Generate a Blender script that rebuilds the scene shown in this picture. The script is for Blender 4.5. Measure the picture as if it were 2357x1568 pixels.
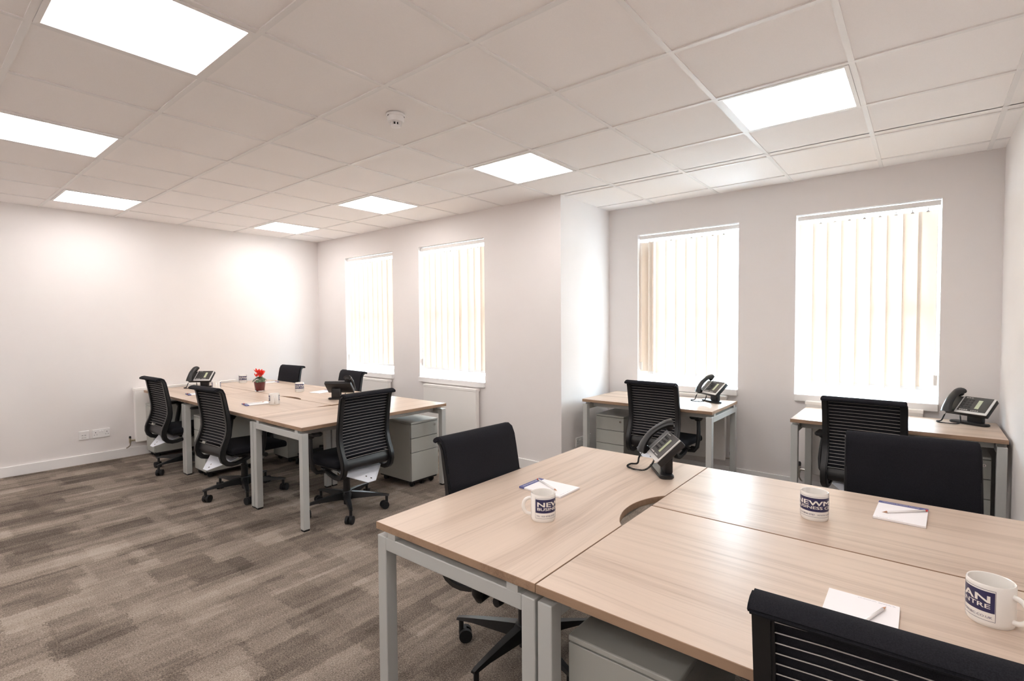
import bpy, bmesh, math, random
from mathutils import Vector, Matrix
random.seed(7)
PI = math.pi
sc = bpy.context.scene
COL = sc.collection
for o in list(bpy.data.objects): bpy.data.objects.remove(o)

# ------------------------------------------------------------------ camera
def R(d): return math.radians(d)
yaw, pitch, roll = -0.681859, -0.033367, -0.006983
F = Vector((math.sin(yaw)*math.cos(pitch), math.cos(yaw)*math.cos(pitch), math.sin(pitch)))
r0 = Vector((math.cos(yaw), -math.sin(yaw), 0)); u0 = r0.cross(F)
Rv = math.cos(roll)*r0 + math.sin(roll)*u0
Uv = -math.sin(roll)*r0 + math.cos(roll)*u0
cam_d = bpy.data.cameras.new('camera'); cam = bpy.data.objects.new('camera', cam_d); COL.objects.link(cam)
cam_d.sensor_width = 36; cam_d.lens = 1169.36/2357*36; cam_d.clip_start = .02; cam_d.clip_end = 200
M = Matrix((Rv, Uv, -F)).transposed().to_4x4(); M.translation = Vector((6.8727, -0.9752, 1.4170))
cam.matrix_world = M
sc.camera = cam

# ------------------------------------------------------------------ world, light, exposure
SKY, LAMP, EXPO = 58.0, 8.6, 0.62
w = bpy.data.worlds.new('sky'); sc.world = w; w.use_nodes = True
bg = w.node_tree.nodes['Background']; bg.inputs[1].default_value = SKY
_t = w.node_tree; _c = _t.nodes.new('ShaderNodeTexCoord'); _s = _t.nodes.new('ShaderNodeSeparateXYZ'); _r = _t.nodes.new('ShaderNodeValToRGB')
_m = _t.nodes.new('ShaderNodeMapRange'); _m.inputs[1].default_value = -.08; _m.inputs[2].default_value = .08
_t.links.new(_c.outputs['Generated'], _s.inputs[0]); _t.links.new(_s.outputs[2], _m.inputs[0]); _t.links.new(_m.outputs[0], _r.inputs[0]); _t.links.new(_r.outputs[0], bg.inputs[0])
_r.color_ramp.elements[0].color = (.40, .47, .55, 1); _r.color_ramp.elements[1].color = (.72, .86, 1, 1)   # pale ground below an overcast sky
sc.view_settings.view_transform = 'Standard'; sc.view_settings.look = 'None'
sc.view_settings.gamma = 1; sc.view_settings.exposure = EXPO
sc.view_settings.use_curve_mapping = False
sc.cycles.max_bounces = 10; sc.cycles.diffuse_bounces = 6; sc.cycles.glossy_bounces = 4
sc.cycles.transparent_max_bounces = 12; sc.cycles.sample_clamp_indirect = 8
sc.cycles.caustics_reflective = False; sc.cycles.caustics_refractive = False

# ------------------------------------------------------------------ dimensions
XL, XP, XR = .17, 4.29, 7.282          # left wall, pier return, right wall
YN, YB, YC = -2.4, 2.92, 3.84          # near wall, far wall, far wall of the bay
H = 2.5825
TZ = .72                               # table top
WINS = [(.845, 1.852, YB), (2.330, 3.350, YB), (4.610, 5.576, YC), (6.029, 6.960, YC)]
WZ0, WZ1 = .81, 2.302
def portal(x0, x1, y):
    l = bpy.data.lights.new('window_portal', 'AREA'); l.shape = 'RECTANGLE'
    l.size = x1-x0; l.size_y = WZ1-WZ0; l.cycles.is_portal = True
    o = bpy.data.objects.new('window_portal', l); COL.objects.link(o)
    o.location = ((x0+x1)/2, y+.31, (WZ0+WZ1)/2); o.rotation_euler = (-PI/2, 0, 0)
for (a, b, y) in WINS: portal(a, b, y)

# ------------------------------------------------------------------ materials
def lin(c):
    return tuple(((v/255)/12.92 if v/255 <= .04045 else ((v/255+.055)/1.055)**2.4) for v in c)
def mat(name, rgb, rough=.5, metal=0, spec=.5, coat=0, emis=None, es=0, lin_in=True):
    m = bpy.data.materials.new(name); m.use_nodes = True
    b = m.node_tree.nodes['Principled BSDF']
    c = rgb if lin_in else lin(rgb)
    b.inputs['Base Color'].default_value = (*c, 1); b.inputs['Roughness'].default_value = rough
    b.inputs['Metallic'].default_value = metal; b.inputs['Specular IOR Level'].default_value = spec
    b.inputs['Coat Weight'].default_value = coat
    if emis: b.inputs['Emission Color'].default_value = (*emis, 1); b.inputs['Emission Strength'].default_value = es
    return m
class NT:
    def __init__(s, m): s.t = m.node_tree; s.b = s.t.nodes['Principled BSDF']
    def n(s, ty, **kw):
        x = s.t.nodes.new(ty)
        for k, v in kw.items():
            if k.startswith('i_'):
                key = k[2:]; x.inputs[int(key) if key.isdigit() else key].default_value = v
            else: setattr(x, k, v)
        return x
    def l(s, a, b): s.t.links.new(a, b)
    def math(s, op, a, b=None, c=None):
        x = s.n('ShaderNodeMath', operation=op)
        for i, v in enumerate((a, b, c)):
            if v is None: continue
            if isinstance(v, (int, float)): x.inputs[i].default_value = v
            else: s.l(v, x.inputs[i])
        return x.outputs[0]
    def ramp(s, fac, stops):
        x = s.n('ShaderNodeValToRGB'); e = x.color_ramp.elements
        while len(e) < len(stops): e.new(.5)
        for k, (p, c) in enumerate(stops): e[k].position = p; e[k].color = (*c, 1)
        s.l(fac, x.inputs[0]); return x.outputs[0]
    def noise(s, vec, scale, detail=2, rough=.5):
        x = s.n('ShaderNodeTexNoise', i_Scale=scale, i_Detail=detail, i_Roughness=rough); s.l(vec, x.inputs['Vector']); return x.outputs[0]
    def mapping(s, vec, scale):
        x = s.n('ShaderNodeVectorMath', operation='MULTIPLY'); s.l(vec, x.inputs[0]); x.inputs[1].default_value = scale; return x.outputs[0]
    def bump(s, h, strength, dist=.002):
        x = s.n('ShaderNodeBump', i_Strength=strength, i_Distance=dist); s.l(h, x.inputs['Height']); s.l(x.outputs[0], s.b.inputs['Normal'])

def noisy(name, rgb, rgb2, scale, rough=.5, bump=0, dist=.001, spec=.5, detail=3, stretch=None):
    m = mat(name, rgb, rough, spec=spec); t = NT(m)
    v = t.n('ShaderNodeTexCoord').outputs['Object']
    if stretch: v = t.mapping(v, stretch)
    f = t.noise(v, scale, detail); t.l(t.ramp(f, [(.35, rgb), (.65, rgb2)]), t.b.inputs['Base Color'])
    if bump: t.bump(f, bump, dist)
    return m
WALL = (.80, .76, .745)
M_wall = noisy('wall_paint', WALL, tuple(v*.985 for v in WALL), 3, .75, spec=.25)
M_tile = noisy('ceiling_tile_board', (.90, .86, .84), (.92, .88, .86), 260, .9, .25, .0006, .1)
M_bar = mat('white_grid_metal', (.82, .79, .77), .45)
M_gloss = mat('white_gloss_paint', (.86, .84, .83), .3)
M_upvc = mat('white_upvc', (.86, .87, .88), .3)
M_rad = mat('white_enamel', (.86, .83, .80), .35)
M_plastic = mat('white_plastic', (.82, .80, .79), .35)
M_slot = mat('dark_slot', (.03, .025, .025), .6)
M_chrome = mat('chrome', (.75, .73, .70), .18, 1)
M_brass = mat('aged_brass', (.55, .48, .36), .3, 1)
M_light = mat('light_diffuser', (1, 1, 1), .6, emis=(1, .975, .962), es=LAMP)
M_frame = mat('light_grey_powder_coat', (.46, .465, .45), .38)
M_cab = mat('grey_painted_steel', (.41, .415, .385), .42)
M_gap = mat('painted_gap_shade', (.05, .05, .05), .7)
M_blk = mat('black_plastic', (.014, .013, .014), .42, spec=.4)
M_blk2 = mat('black_satin_plastic', (.009, .0088, .0095), .38, spec=.5)
M_rubber = mat('black_rubber', (.012, .012, .013), .6, spec=.3)
M_fab = noisy('black_fabric', (.010, .010, .013), (.017, .017, .021), 500, .9, .4, .0008, .15)
M_rod = mat('pale_wire', (.42, .40, .37), .35, .3)
M_plate = mat('pale_grey_card', (.72, .74, .80), .45)
M_cream = mat('ceramic_white', (.84, .81, .77), .12, coat=.5)
M_navy = mat('navy_print', (.024, .022, .085), .3)
M_ink = mat('dark_ink', (.05, .05, .12), .5)
M_wprint = mat('cream_print', (.84, .81, .77), .3)
M_paper = mat('white_paper', (.90, .87, .88), .7)
M_navyp = mat('navy_paper', (.10, .11, .28), .6)
M_greyp = mat('grey_board', (.45, .42, .42), .8)
M_penw = mat('white_lacquer', (.85, .82, .80), .25)
M_red = mat('red_eraser', (.55, .05, .04), .6)
M_woodtip = mat('pencil_wood', (.55, .28, .16), .7)
M_pot = mat('dark_red_glass', (.10, .006, .008), .08, coat=.6)
M_glassb = mat('clear_glass', (.9, .9, .9), .03); M_glassb.node_tree.nodes['Principled BSDF'].inputs['Transmission Weight'].default_value = 1
M_petal = noisy('red_petal', (.75, .02, .015), (.95, .07, .04), 40, .5)
M_leaf = noisy('variegated_leaf', (.02, .06, .025), (.16, .22, .13), 70, .5)
M_stem = mat('green_stem', (.12, .16, .05), .5)
M_soil = mat('potting_soil', (.03, .02, .015), .9)
M_silver = mat('silver_plastic', (.62, .61, .60), .28, .35)
M_panel = mat('charcoal_panel', (.035, .032, .030), .35)
M_lcd = mat('lcd_glass', (.50, .54, .36), .15)
M_key = mat('charcoal_key', (.015, .014, .014), .35)
M_keyw = mat('pale_key_print', (.6, .58, .56), .4)
M_out = mat('black_column', (.01, .01, .01), .3)

def wood(name, a, b, c, rough, edge=False):
    m = mat(name, a, rough, spec=.22); t = NT(m)
    tc = t.n('ShaderNodeTexCoord').outputs['Object']
    oi = t.n('ShaderNodeObjectInfo')
    off = t.n('ShaderNodeCombineXYZ'); t.l(t.math('MULTIPLY', oi.outputs['Random'], 7.3), off.inputs[0]); t.l(t.math('MULTIPLY', oi.outputs['Random'], 31.7), off.inputs[1])
    v = t.n('ShaderNodeVectorMath', operation='ADD'); t.l(tc, v.inputs[0]); t.l(off.outputs[0], v.inputs[1]); v = v.outputs[0]
    wv = t.noise(t.mapping(v, (.8, 2.2, 1)), 1.3, 2)
    wob = t.n('ShaderNodeCombineXYZ'); t.l(t.math('MULTIPLY', wv, .09), wob.inputs[1])
    v2 = t.n('ShaderNodeVectorMath', operation='ADD'); t.l(v, v2.inputs[0]); t.l(wob.outputs[0], v2.inputs[1]); v2 = v2.outputs[0]
    broad = t.noise(t.mapping(v2, (.35, 9, 9)), 1, 3, .55)
    mid = t.noise(t.mapping(v2, (1.0, 52, 52)), 1, 4, .65)
    fine = t.noise(t.mapping(v2, (4, 260, 260)), 1, 3, .6)
    s = t.math('ADD', t.math('MULTIPLY', broad, .48), t.math('ADD', t.math('MULTIPLY', mid, .34), t.math('MULTIPLY', fine, .18)))
    t.l(t.ramp(s, [(.34, c), (.43, b), (.52, a), (.66, tuple(x*1.06 for x in a))]), t.b.inputs['Base Color'])
    t.bump(fine, .06, .0004)
    return m
M_wood = wood('pale_ash_laminate', (.60, .480, .39), (.50, .388, .308), (.355, .26, .20), .34)
M_edge = wood('brown_edge_band', (.34, .225, .15), (.27, .175, .115), (.19, .12, .08), .4)

def carpet():
    m = mat('brown_carpet', (.15, .12, .1), .95, spec=.1); t = NT(m)
    tc = t.n('ShaderNodeTexCoord').outputs['Object']
    wob = t.noise(tc, 55, 3, .7); wob2 = t.noise(t.mapping(tc, (1, 1.37, 1)), 50, 3, .7)
    sep = t.n('ShaderNodeSeparateXYZ'); t.l(tc, sep.inputs[0])
    X = t.math('ADD', sep.outputs[0], t.math('MULTIPLY', t.math('SUBTRACT', wob, .5), .045))
    Y = t.math('ADD', sep.outputs[1], t.math('MULTIPLY', t.math('SUBTRACT', wob2, .5), .11))
    def cells(wd, ln, seed):
        row = t.math('FLOOR', t.math('DIVIDE', t.math('ADD', X, seed*.37), wd))
        wn = t.n('ShaderNodeTexWhiteNoise', noise_dimensions='1D'); t.l(t.math('ADD', row, seed*17.3), wn.inputs['W'])
        seg = t.math('FLOOR', t.math('ADD', t.math('DIVIDE', Y, ln), t.math('MULTIPLY', wn.outputs[0], 5)))
        cv = t.n('ShaderNodeCombineXYZ'); t.l(row, cv.inputs[0]); t.l(seg, cv.inputs[1]); cv.inputs[2].default_value = seed
        w2 = t.n('ShaderNodeTexWhiteNoise', noise_dimensions='3D'); t.l(cv.outputs[0], w2.inputs['Vector']); return w2.outputs[0]
    a = cells(.21, .30, 1); b = cells(.105, .42, 2); c = cells(.055, .6, 3); d = cells(.30, .21, 4)
    big = t.noise(t.mapping(tc, (3, 1, 1)), .9, 3)
    s = t.math('ADD', t.math('ADD', t.math('MULTIPLY', a, .30), t.math('MULTIPLY', b, .22)), t.math('ADD', t.math('MULTIPLY', c, .14), t.math('ADD', t.math('MULTIPLY', d, .2), t.math('MULTIPLY', big, .18))))
    soft = t.noise(t.mapping(tc, (24, 7, 1)), 1, 3)
    s = t.math('ADD', s, t.math('MULTIPLY', t.math('SUBTRACT', soft, .5), .34))
    sp = t.noise(t.mapping(tc, (1, .7, 1)), 210, 4, .85)
    s2 = t.math('ADD', s, t.math('MULTIPLY', t.math('SUBTRACT', sp, .5), 2.3))
    t.l(t.ramp(s2, [(.08, (.055, .044, .036)), (.38, (.145, .117, .096)), (.60, (.255, .208, .170)), (.98, (.44, .375, .32))]), t.b.inputs['Base Color'])
    t.bump(sp, .5, .003)
    return m
M_carpet = carpet()

def blind_mat():
    m = bpy.data.materials.new('cream_blind_fabric'); m.use_nodes = True; t = m.node_tree
    for n in list(t.nodes): t.nodes.remove(n)
    o = t.nodes.new('ShaderNodeOutputMaterial'); d = t.nodes.new('ShaderNodeBsdfDiffuse'); tr = t.nodes.new('ShaderNodeBsdfTranslucent'); mx = t.nodes.new('ShaderNodeMixShader')
    d.inputs[0].default_value = (.86, .775, .69, 1); tr.inputs[0].default_value = (.96, .855, .755, 1); mx.inputs[0].default_value = .12
    tc = t.nodes.new('ShaderNodeTexCoord'); nz = t.nodes.new('ShaderNodeTexNoise'); nz.inputs['Scale'].default_value = 300
    bp = t.nodes.new('ShaderNodeBump'); bp.inputs['Strength'].default_value = .15; bp.inputs['Distance'].default_value = .0005
    t.links.new(tc.outputs['Object'], nz.inputs[0]); t.links.new(nz.outputs[0], bp.inputs['Height']); t.links.new(bp.outputs[0], d.inputs['Normal'])
    t.links.new(d.outputs[0], mx.inputs[1]); t.links.new(tr.outputs[0], mx.inputs[2]); t.links.new(mx.outputs[0], o.inputs[0]); return m
M_blind = blind_mat()
def pane_mat():
    m = bpy.data.materials.new('window_glass'); m.use_nodes = True; t = m.node_tree
    for n in list(t.nodes): t.nodes.remove(n)
    o = t.nodes.new('ShaderNodeOutputMaterial'); g = t.nodes.new('ShaderNodeBsdfGlossy'); tr = t.nodes.new('ShaderNodeBsdfTransparent'); mx = t.nodes.new('ShaderNodeMixShader'); lw = t.nodes.new('ShaderNodeLayerWeight'); pw = t.nodes.new('ShaderNodeMath'); fr = t.nodes.new('ShaderNodeMath')
    g.inputs['Roughness'].default_value = .02; tr.inputs[0].default_value = (.93, .96, .95, 1); lw.inputs[0].default_value = .5; pw.operation = 'POWER'; pw.inputs[1].default_value = 5; fr.operation = 'MULTIPLY_ADD'; fr.inputs[1].default_value = .7; fr.inputs[2].default_value = .04
    t.links.new(lw.outputs['Facing'], pw.inputs[0]); t.links.new(pw.outputs[0], fr.inputs[0])
    t.links.new(fr.outputs[0], mx.inputs[0]); t.links.new(tr.outputs[0], mx.inputs[1]); t.links.new(g.outputs[0], mx.inputs[2]); t.links.new(mx.outputs[0], o.inputs[0]); return m
M_pane = pane_mat()

# ------------------------------------------------------------------ mesh helpers
def B(): return bmesh.new()
def box(bm, x0, x1, y0, y1, z0, z1, bev=0, seg=1, mi=0, rot=None):
    g = bmesh.ops.create_cube(bm, size=1)
    vs = g['verts']
    c = Vector(((x0+x1)/2, (y0+y1)/2, (z0+z1)/2)); s = Vector((abs(x1-x0), abs(y1-y0), abs(z1-z0)))
    for v in vs: v.co = Vector((v.co.x*s.x, v.co.y*s.y, v.co.z*s.z))
    es = list({e for v in vs for e in v.link_edges}); fs = list({f for v in vs for f in v.link_faces})
    if bev:
        r = bmesh.ops.bevel(bm, geom=es, offset=bev, segments=seg, affect='EDGES', profile=.5)
        vs = list({v for f in r['faces'] for v in f.verts} | {v for v in vs if v.is_valid})
    if rot is not None:
        for v in vs: v.co = rot @ v.co
    for v in vs: v.co += c
    if mi:
        for f in {f for v in vs for f in v.link_faces}: f.material_index = mi
    return vs
def prism(bm, pts, z0, z1, bev=0, mi=0, seg=1):
    lo = [bm.verts.new((x, y, z0)) for x, y in pts]; hi = [bm.verts.new((x, y, z1)) for x, y in pts]
    n = len(pts); fs = [bm.faces.new(hi), bm.faces.new(lo[::-1])]
    for i in range(n): fs.append(bm.faces.new((lo[i], lo[(i+1) % n], hi[(i+1) % n], hi[i])))
    for f in fs: f.material_index = mi
    bmesh.ops.recalc_face_normals(bm, faces=fs)
    if bev:
        es = list({e for f in fs[:2] for e in f.edges})
        bmesh.ops.bevel(bm, geom=es, offset=bev, segments=seg, affect='EDGES')
def rrect(x0, x1, y0, y1, r, n=5):
    out = []
    for cx, cy, a0 in ((x1-r, y1-r, 0), (x0+r, y1-r, 90), (x0+r, y0+r, 180), (x1-r, y0+r, 270)):
        for k in range(n+1):
            a = R(a0+90*k/n); out.append((cx+r*math.cos(a), cy+r*math.sin(a)))
    return out
def lathe(bm, prof, n=24, mi=0, c=(0, 0)):
    rings = []
    for r, z in prof:
        if r < 1e-6: rings.append([bm.verts.new((c[0], c[1], z))])
        else: rings.append([bm.verts.new((c[0]+r*math.cos(2*PI*k/n), c[1]+r*math.sin(2*PI*k/n), z)) for k in range(n)])
    for a, b in zip(rings, rings[1:]):
        for k in range(n):
            k2 = (k+1) % n
            if len(a) == 1 and len(b) == 1: continue
            if len(a) == 1: f = bm.faces.new((a[0], b[k2], b[k]))
            elif len(b) == 1: f = bm.faces.new((a[k], a[k2], b[0]))
            else: f = bm.faces.new((a[k], a[k2], b[k2], b[k]))
            f.material_index = mi; f.smooth = True
def tube(bm, pts, r, n=8, mi=0, closed=False, cap=True, sx=1, up=None):
    """round (or oval, sx) tube along a path; r may be a list"""
    pts = [Vector(p) for p in pts]; N = len(pts); rs = r if isinstance(r, (list, tuple)) else [r]*N
    rings = []; last = None
    for i, p in enumerate(pts):
        t = (pts[(i+1) % N]-pts[i-1]) if closed else (pts[min(i+1, N-1)]-pts[max(i-1, 0)])
        t.normalize()
        if last is None:
            a = Vector(up) if up else (Vector((0, 0, 1)) if abs(t.z) < .9 else Vector((1, 0, 0)))
        else: a = last
        s = t.cross(a)
        if s.length < 1e-6: s = t.cross(Vector((0, 1, 0)))
        s.normalize(); u = s.cross(t).normalized(); last = u
        rings.append([bm.verts.new(p+rs[i]*(sx*math.cos(2*PI*k/n)*s+math.sin(2*PI*k/n)*u)) for k in range(n)])
    for i in range(N if closed else N-1):
        a, b = rings[i], rings[(i+1) % N]
        for k in range(n):
            f = bm.faces.new((a[k], a[(k+1) % n], b[(k+1) % n], b[k])); f.smooth = True; f.material_index = mi
    if cap and not closed:
        for f in (bm.faces.new(rings[0][::-1]), bm.faces.new(rings[-1])): f.material_index = mi
def cyl(bm, p0, p1, r, n=12, mi=0): tube(bm, [p0, p1], r, n, mi)
def sweep(bm, path, w, mi=0):
    """closed section [(u,v)] swept in the YZ plane: path of (y,z,thickness), width along x0..x1 handled by caller"""
def ribbon(bm, prof, x0, x1, th, bev=0, mi=0):
    """slab of thickness th following a (y,z) profile, between x0 and x1; th may be per point"""
    N = len(prof); ths = th if isinstance(th, (list, tuple)) else [th]*N
    L = []
    for i, (y, z) in enumerate(prof):
        a = Vector(prof[max(i-1, 0)]); b = Vector(prof[min(i+1, N-1)]); t = (b-a).normalized(); nrm = Vector((-t.y, t.x))
        L.append(((y+nrm.x*ths[i]/2, z+nrm.y*ths[i]/2), (y-nrm.x*ths[i]/2, z-nrm.y*ths[i]/2)))
    ring = [a for a, _ in L]+[b for _, b in L[::-1]]
    v0 = [bm.verts.new((x0, y, z)) for y, z in ring]; v1 = [bm.verts.new((x1, y, z)) for y, z in ring]
    n = len(ring); fs = []
    for i in range(n): fs.append(bm.faces.new((v0[i], v0[(i+1) % n], v1[(i+1) % n], v1[i])))
    for i in range(N-1):
        j = n-1-i
        fs.append(bm.faces.new((v0[i], v0[j], v0[j-1], v0[i+1]))); fs.append(bm.faces.new((v1[i], v1[i+1], v1[j-1], v1[j])))
    for f in fs: f.material_index = mi
    bmesh.ops.recalc_face_normals(bm, faces=fs)
    if bev:
        es = [e for e in {e for f in fs for e in f.edges} if len(e.link_faces) == 2 and e.calc_face_angle(0) > 1.0]
        bmesh.ops.bevel(bm, geom=es, offset=bev, segments=2, affect='EDGES')
def link(name, data, parent=None, loc=(0, 0, 0), rz=0):
    o = bpy.data.objects.new(name, data); COL.objects.link(o); o.parent = parent; o.location = loc; o.rotation_euler = (0, 0, rz); return o
def obj(name, bm, m, parent=None, loc=(0, 0, 0), rz=0, smooth=False, sub=0):
    me = bpy.data.meshes.new(name); bmesh.ops.recalc_face_normals(bm, faces=bm.faces) if smooth == 2 else None
    bm.to_mesh(me); bm.free()
    for x in (m if isinstance(m, (list, tuple)) else [m]): me.materials.append(x)
    if smooth:
        for p in me.polygons: p.use_smooth = True
        me.set_sharp_from_angle(angle=R(38))
    o = link(name, me, parent, loc, rz)
    if sub:
        md = o.modifiers.new('smooth', 'SUBSURF'); md.levels = sub; md.render_levels = sub
    return o
def tag(o, label, cat, group=None, kind=None):
    if label: o['label'] = label
    if cat: o['category'] = cat
    if group: o['group'] = group
    if kind: o['kind'] = kind
    return o
def thing(name, label, cat, loc=(0, 0, 0), rz=0, group=None):
    return tag(link(name, None, None, loc, rz), label, cat, group)
def struct(o): o['kind'] = 'structure'; return o
def dup(root, loc, rz, label, group=None):
    def cp(o, par):
        c = o.copy(); COL.objects.link(c); c.parent = par
        for ch in [k for k in bpy.data.objects if k.parent == o and k not in made]: made.add(cp(ch, c))
        return c
    made = set(); kids = [k for k in bpy.data.objects if k.parent == root]
    r = root.copy(); COL.objects.link(r); r.location = loc; r.rotation_euler = (0, 0, rz); r['label'] = label
    if group: r['group'] = group
    for k in kids:
        gk = [g for g in bpy.data.objects if g.parent == k]
        c = k.copy(); COL.objects.link(c); c.parent = r
        for g in gk:
            d = g.copy(); COL.objects.link(d); d.parent = c
    return r

# ------------------------------------------------------------------ room shell
bm = B(); box(bm, XL-.3, XR+.3, YN-.3, YC+.32, -.12, 0); struct(obj('floor', bm, M_carpet))
TH = .30
def wall_with_windows(name, x0, x1, y, wins):
    bm = B(); xs = [x0]
    for a, b in wins: xs += [a, b]
    xs.append(x1)
    for i in range(0, len(xs), 2): box(bm, xs[i], xs[i+1], y, y+TH, 0, H+.2)
    for a, b in wins:
        box(bm, a, b, y, y+TH, 0, WZ0-.058); box(bm, a, b, y, y+TH, WZ1, H+.2)
    bmesh.ops.remove_doubles(bm, verts=bm.verts, dist=1e-5)
    return struct(obj(name, bm, M_wall))
wall_with_windows('wall_far', XL-.15, XP-.0, YB, [w[:2] for w in WINS[:2]])
wall_with_windows('wall_back', XP+.0, XR+.15, YC, [w[:2] for w in WINS[2:]])
bm = B(); box(bm, XP-.15, XP, YB+TH, YC+TH, 0, H+.2); struct(obj('wall_return', bm, M_wall))
bm = B(); box(bm, XL-.15, XL, YN-.15, YB, 0, H+.2); struct(obj('wall_left', bm, M_wall))
bm = B(); box(bm, XR, XR+.15, YN-.15, YC, 0, H+.2); struct(obj('wall_right', bm, M_wall))
bm = B(); box(bm, XL, XR, YN-.15, YN, 0, H+.2); struct(obj('wall_front', bm, M_wall))
# skirting
def skirt(name, x0, x1, y0, y1):
    bm = B(); box(bm, x0, x1, y0, y1, 0, .098, .004, 2); struct(obj(name, bm, M_gloss))
skirt('baseboard_left', XL, XL+.016, YN, YB); skirt('baseboard_far', XL+.016, XP, YB-.016, YB)
skirt('baseboard_return', XP, XP+.016, YB-.016, YC); skirt('baseboard_back', XP+.016, XR-.016, YC-.016, YC)
skirt('baseboard_right', XR-.016, XR, YN, YC); skirt('baseboard_front', XL+.016, XR-.016, YN, YN+.016)

# ceiling: board above, tiles and grid bars as pieces
bm = B(); box(bm, XL-.15, XR+.15, YN-.15, YC+.3, H+.2, H+.25)
ceiling = struct(obj('ceiling', bm, M_tile))
G = .6; LIGHTS = [(7, -1), (4, -1), (1, 0), (1, 3), (4, 3), (7, 3), (10, 3), (10, -1), (1, -4), (4, -4), (7, -4), (10, -4)]
def rects(x0, x1, y0, y1):
    """clip a cell to the L-shaped room"""
    out = []
    x0 = max(x0, XL); x1 = min(x1, XR); y0 = max(y0, YN)
    if x1-x0 < .004: return out
    if min(y1, YB)-y0 > .004: out.append((x0, x1, y0, min(y1, YB)))
    if y1 > YB and x1 > XP:
        a = max(x0, XP); b0 = max(y0, YB); b1 = min(y1, YC)
        if x1-a > .004 and b1-b0 > .004: out.append((a, x1, b0, b1))
    return out
for i in range(0, 13):
    for j in range(-4, 7):
        if (i, j) in LIGHTS: continue
        rr = rects(i*G+.0125, (i+1)*G-.0125, j*G+.0125, (j+1)*G-.0125)
        if not rr: continue
        bm = B()
        for (a, b, c, d) in rr: box(bm, a-.006, b+.006, c-.006, d+.006, H+.004, H+.019)
        obj('ceiling_tile', bm, M_tile, ceiling)
for i in range(1, 13):
    x = i*G; bm = B()
    box(bm, x-.012, x+.012, YN, (YC if x > XP else YB), H-.001, H+.004)
    obj('grid_bar', bm, M_bar, ceiling)
for j in range(-3, 7):
    y = j*G; bm = B()
    box(bm, (XL if y < YB else XP), XR, y-.012, y+.012, H-.0015, H+.004)
    obj('grid_bar', bm, M_bar, ceiling)
lt = None
LL = {(7, -1): 'large glowing square ceiling panel nearest the camera, cut by the top of the photo',
      (4, -1): 'glowing square ceiling panel cut by the left edge of the photo',
      (1, 0): 'glowing square ceiling panel near the left wall, above the wall sockets',
      (1, 3): 'smallest glowing square ceiling panel, in the far corner by the left wall',
      (4, 3): 'glowing square ceiling panel above the two far windows, second from the far corner',
      (7, 3): 'glowing square ceiling panel just in front of the wall pier corner',
      (10, 3): 'glowing square ceiling panel in front of the two right-hand windows',
      (10, -1): 'glowing square ceiling panel right above the camera, out of the photo',
      (1, -4): 'unseen added glowing square ceiling panel behind the camera beside the left wall',  # unseen back row, extends the panel layout, added for room lighting
      (4, -4): 'unseen added glowing square ceiling panel behind the camera, second from the left wall',
      (7, -4): 'unseen added glowing square ceiling panel behind the camera, third from the left wall',
      (10, -4): 'unseen added glowing square ceiling panel behind the camera beside the right wall'}
for k, (i, j) in enumerate(LIGHTS):
    loc = (i*G+.3, j*G+.3, H)
    if lt is None:
        lt = thing('ceiling_light', LL[(i, j)], 'light', loc, 0, 'recessed square ceiling lights')
        bm = B(); s, q, z0, z1 = .287, .268, -.004, .012
        for a in ((-s, s, -s, -q), (-s, s, q, s), (-s, -q, -q, q), (q, s, -q, q)): box(bm, *a, z0, z1)
        obj('frame', bm, M_bar, lt)
        bm = B(); prism(bm, rrect(-q, q, -q, q, .018), .001, .006); obj('diffuser', bm, M_light, lt)
        bm = B(); box(bm, -.28, .28, -.28, .28, .012, .07); obj('housing', bm, M_bar, lt)
    else: dup(lt, loc, 0, LL[(i, j)])

# smoke detector
t = thing('smoke_detector', 'white round smoke detector on the ceiling in front of the far windows', 'smoke detector', (4.57, .848, H))
bm = B(); lathe(bm, [(0, 0), (.052, 0), (.053, -.006), (.049, -.012), (.046, -.012)], 32); obj('base', bm, M_plastic, t, smooth=True)
bm = B(); lathe(bm, [(.046, -.012), (.046, -.034), (.042, -.042), (.030, -.044), (0, -.044)], 32); obj('body', bm, M_plastic, t, smooth=True)
bm = B()
for k in range(8):
    a = k*PI/4+.2; m = Matrix.Rotation(a, 3, 'Z'); vs = box(bm, -.006, .006, -.0035, .0035, -.010, .010, rot=None)
    for v in vs: v.co = m @ (v.co+Vector((.026, 0, -.052)))
obj('cage', bm, M_plastic, t)
bm = B(); lathe(bm, [(0, -.044), (.018, -.044), (.018, -.060), (0, -.060)], 16); obj('sensor', bm, M_slot, t)
bm = B(); lathe(bm, [(0, -.060), (.027, -.060), (.025, -.068), (.016, -.071), (0, -.071)], 24); obj('cap', bm, M_plastic, t, smooth=True)
bm = B()
for a in (-.5, 1.9): 
    m = Matrix.Rotation(a-1.2, 3, 'Z'); vs = box(bm, -.001, .001, -.007, .007, -.0015, .0015)
    for v in vs: v.co = m @ (v.co+Vector((.0475, 0, -.0135)))
obj('slot', bm, M_slot, t)

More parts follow.
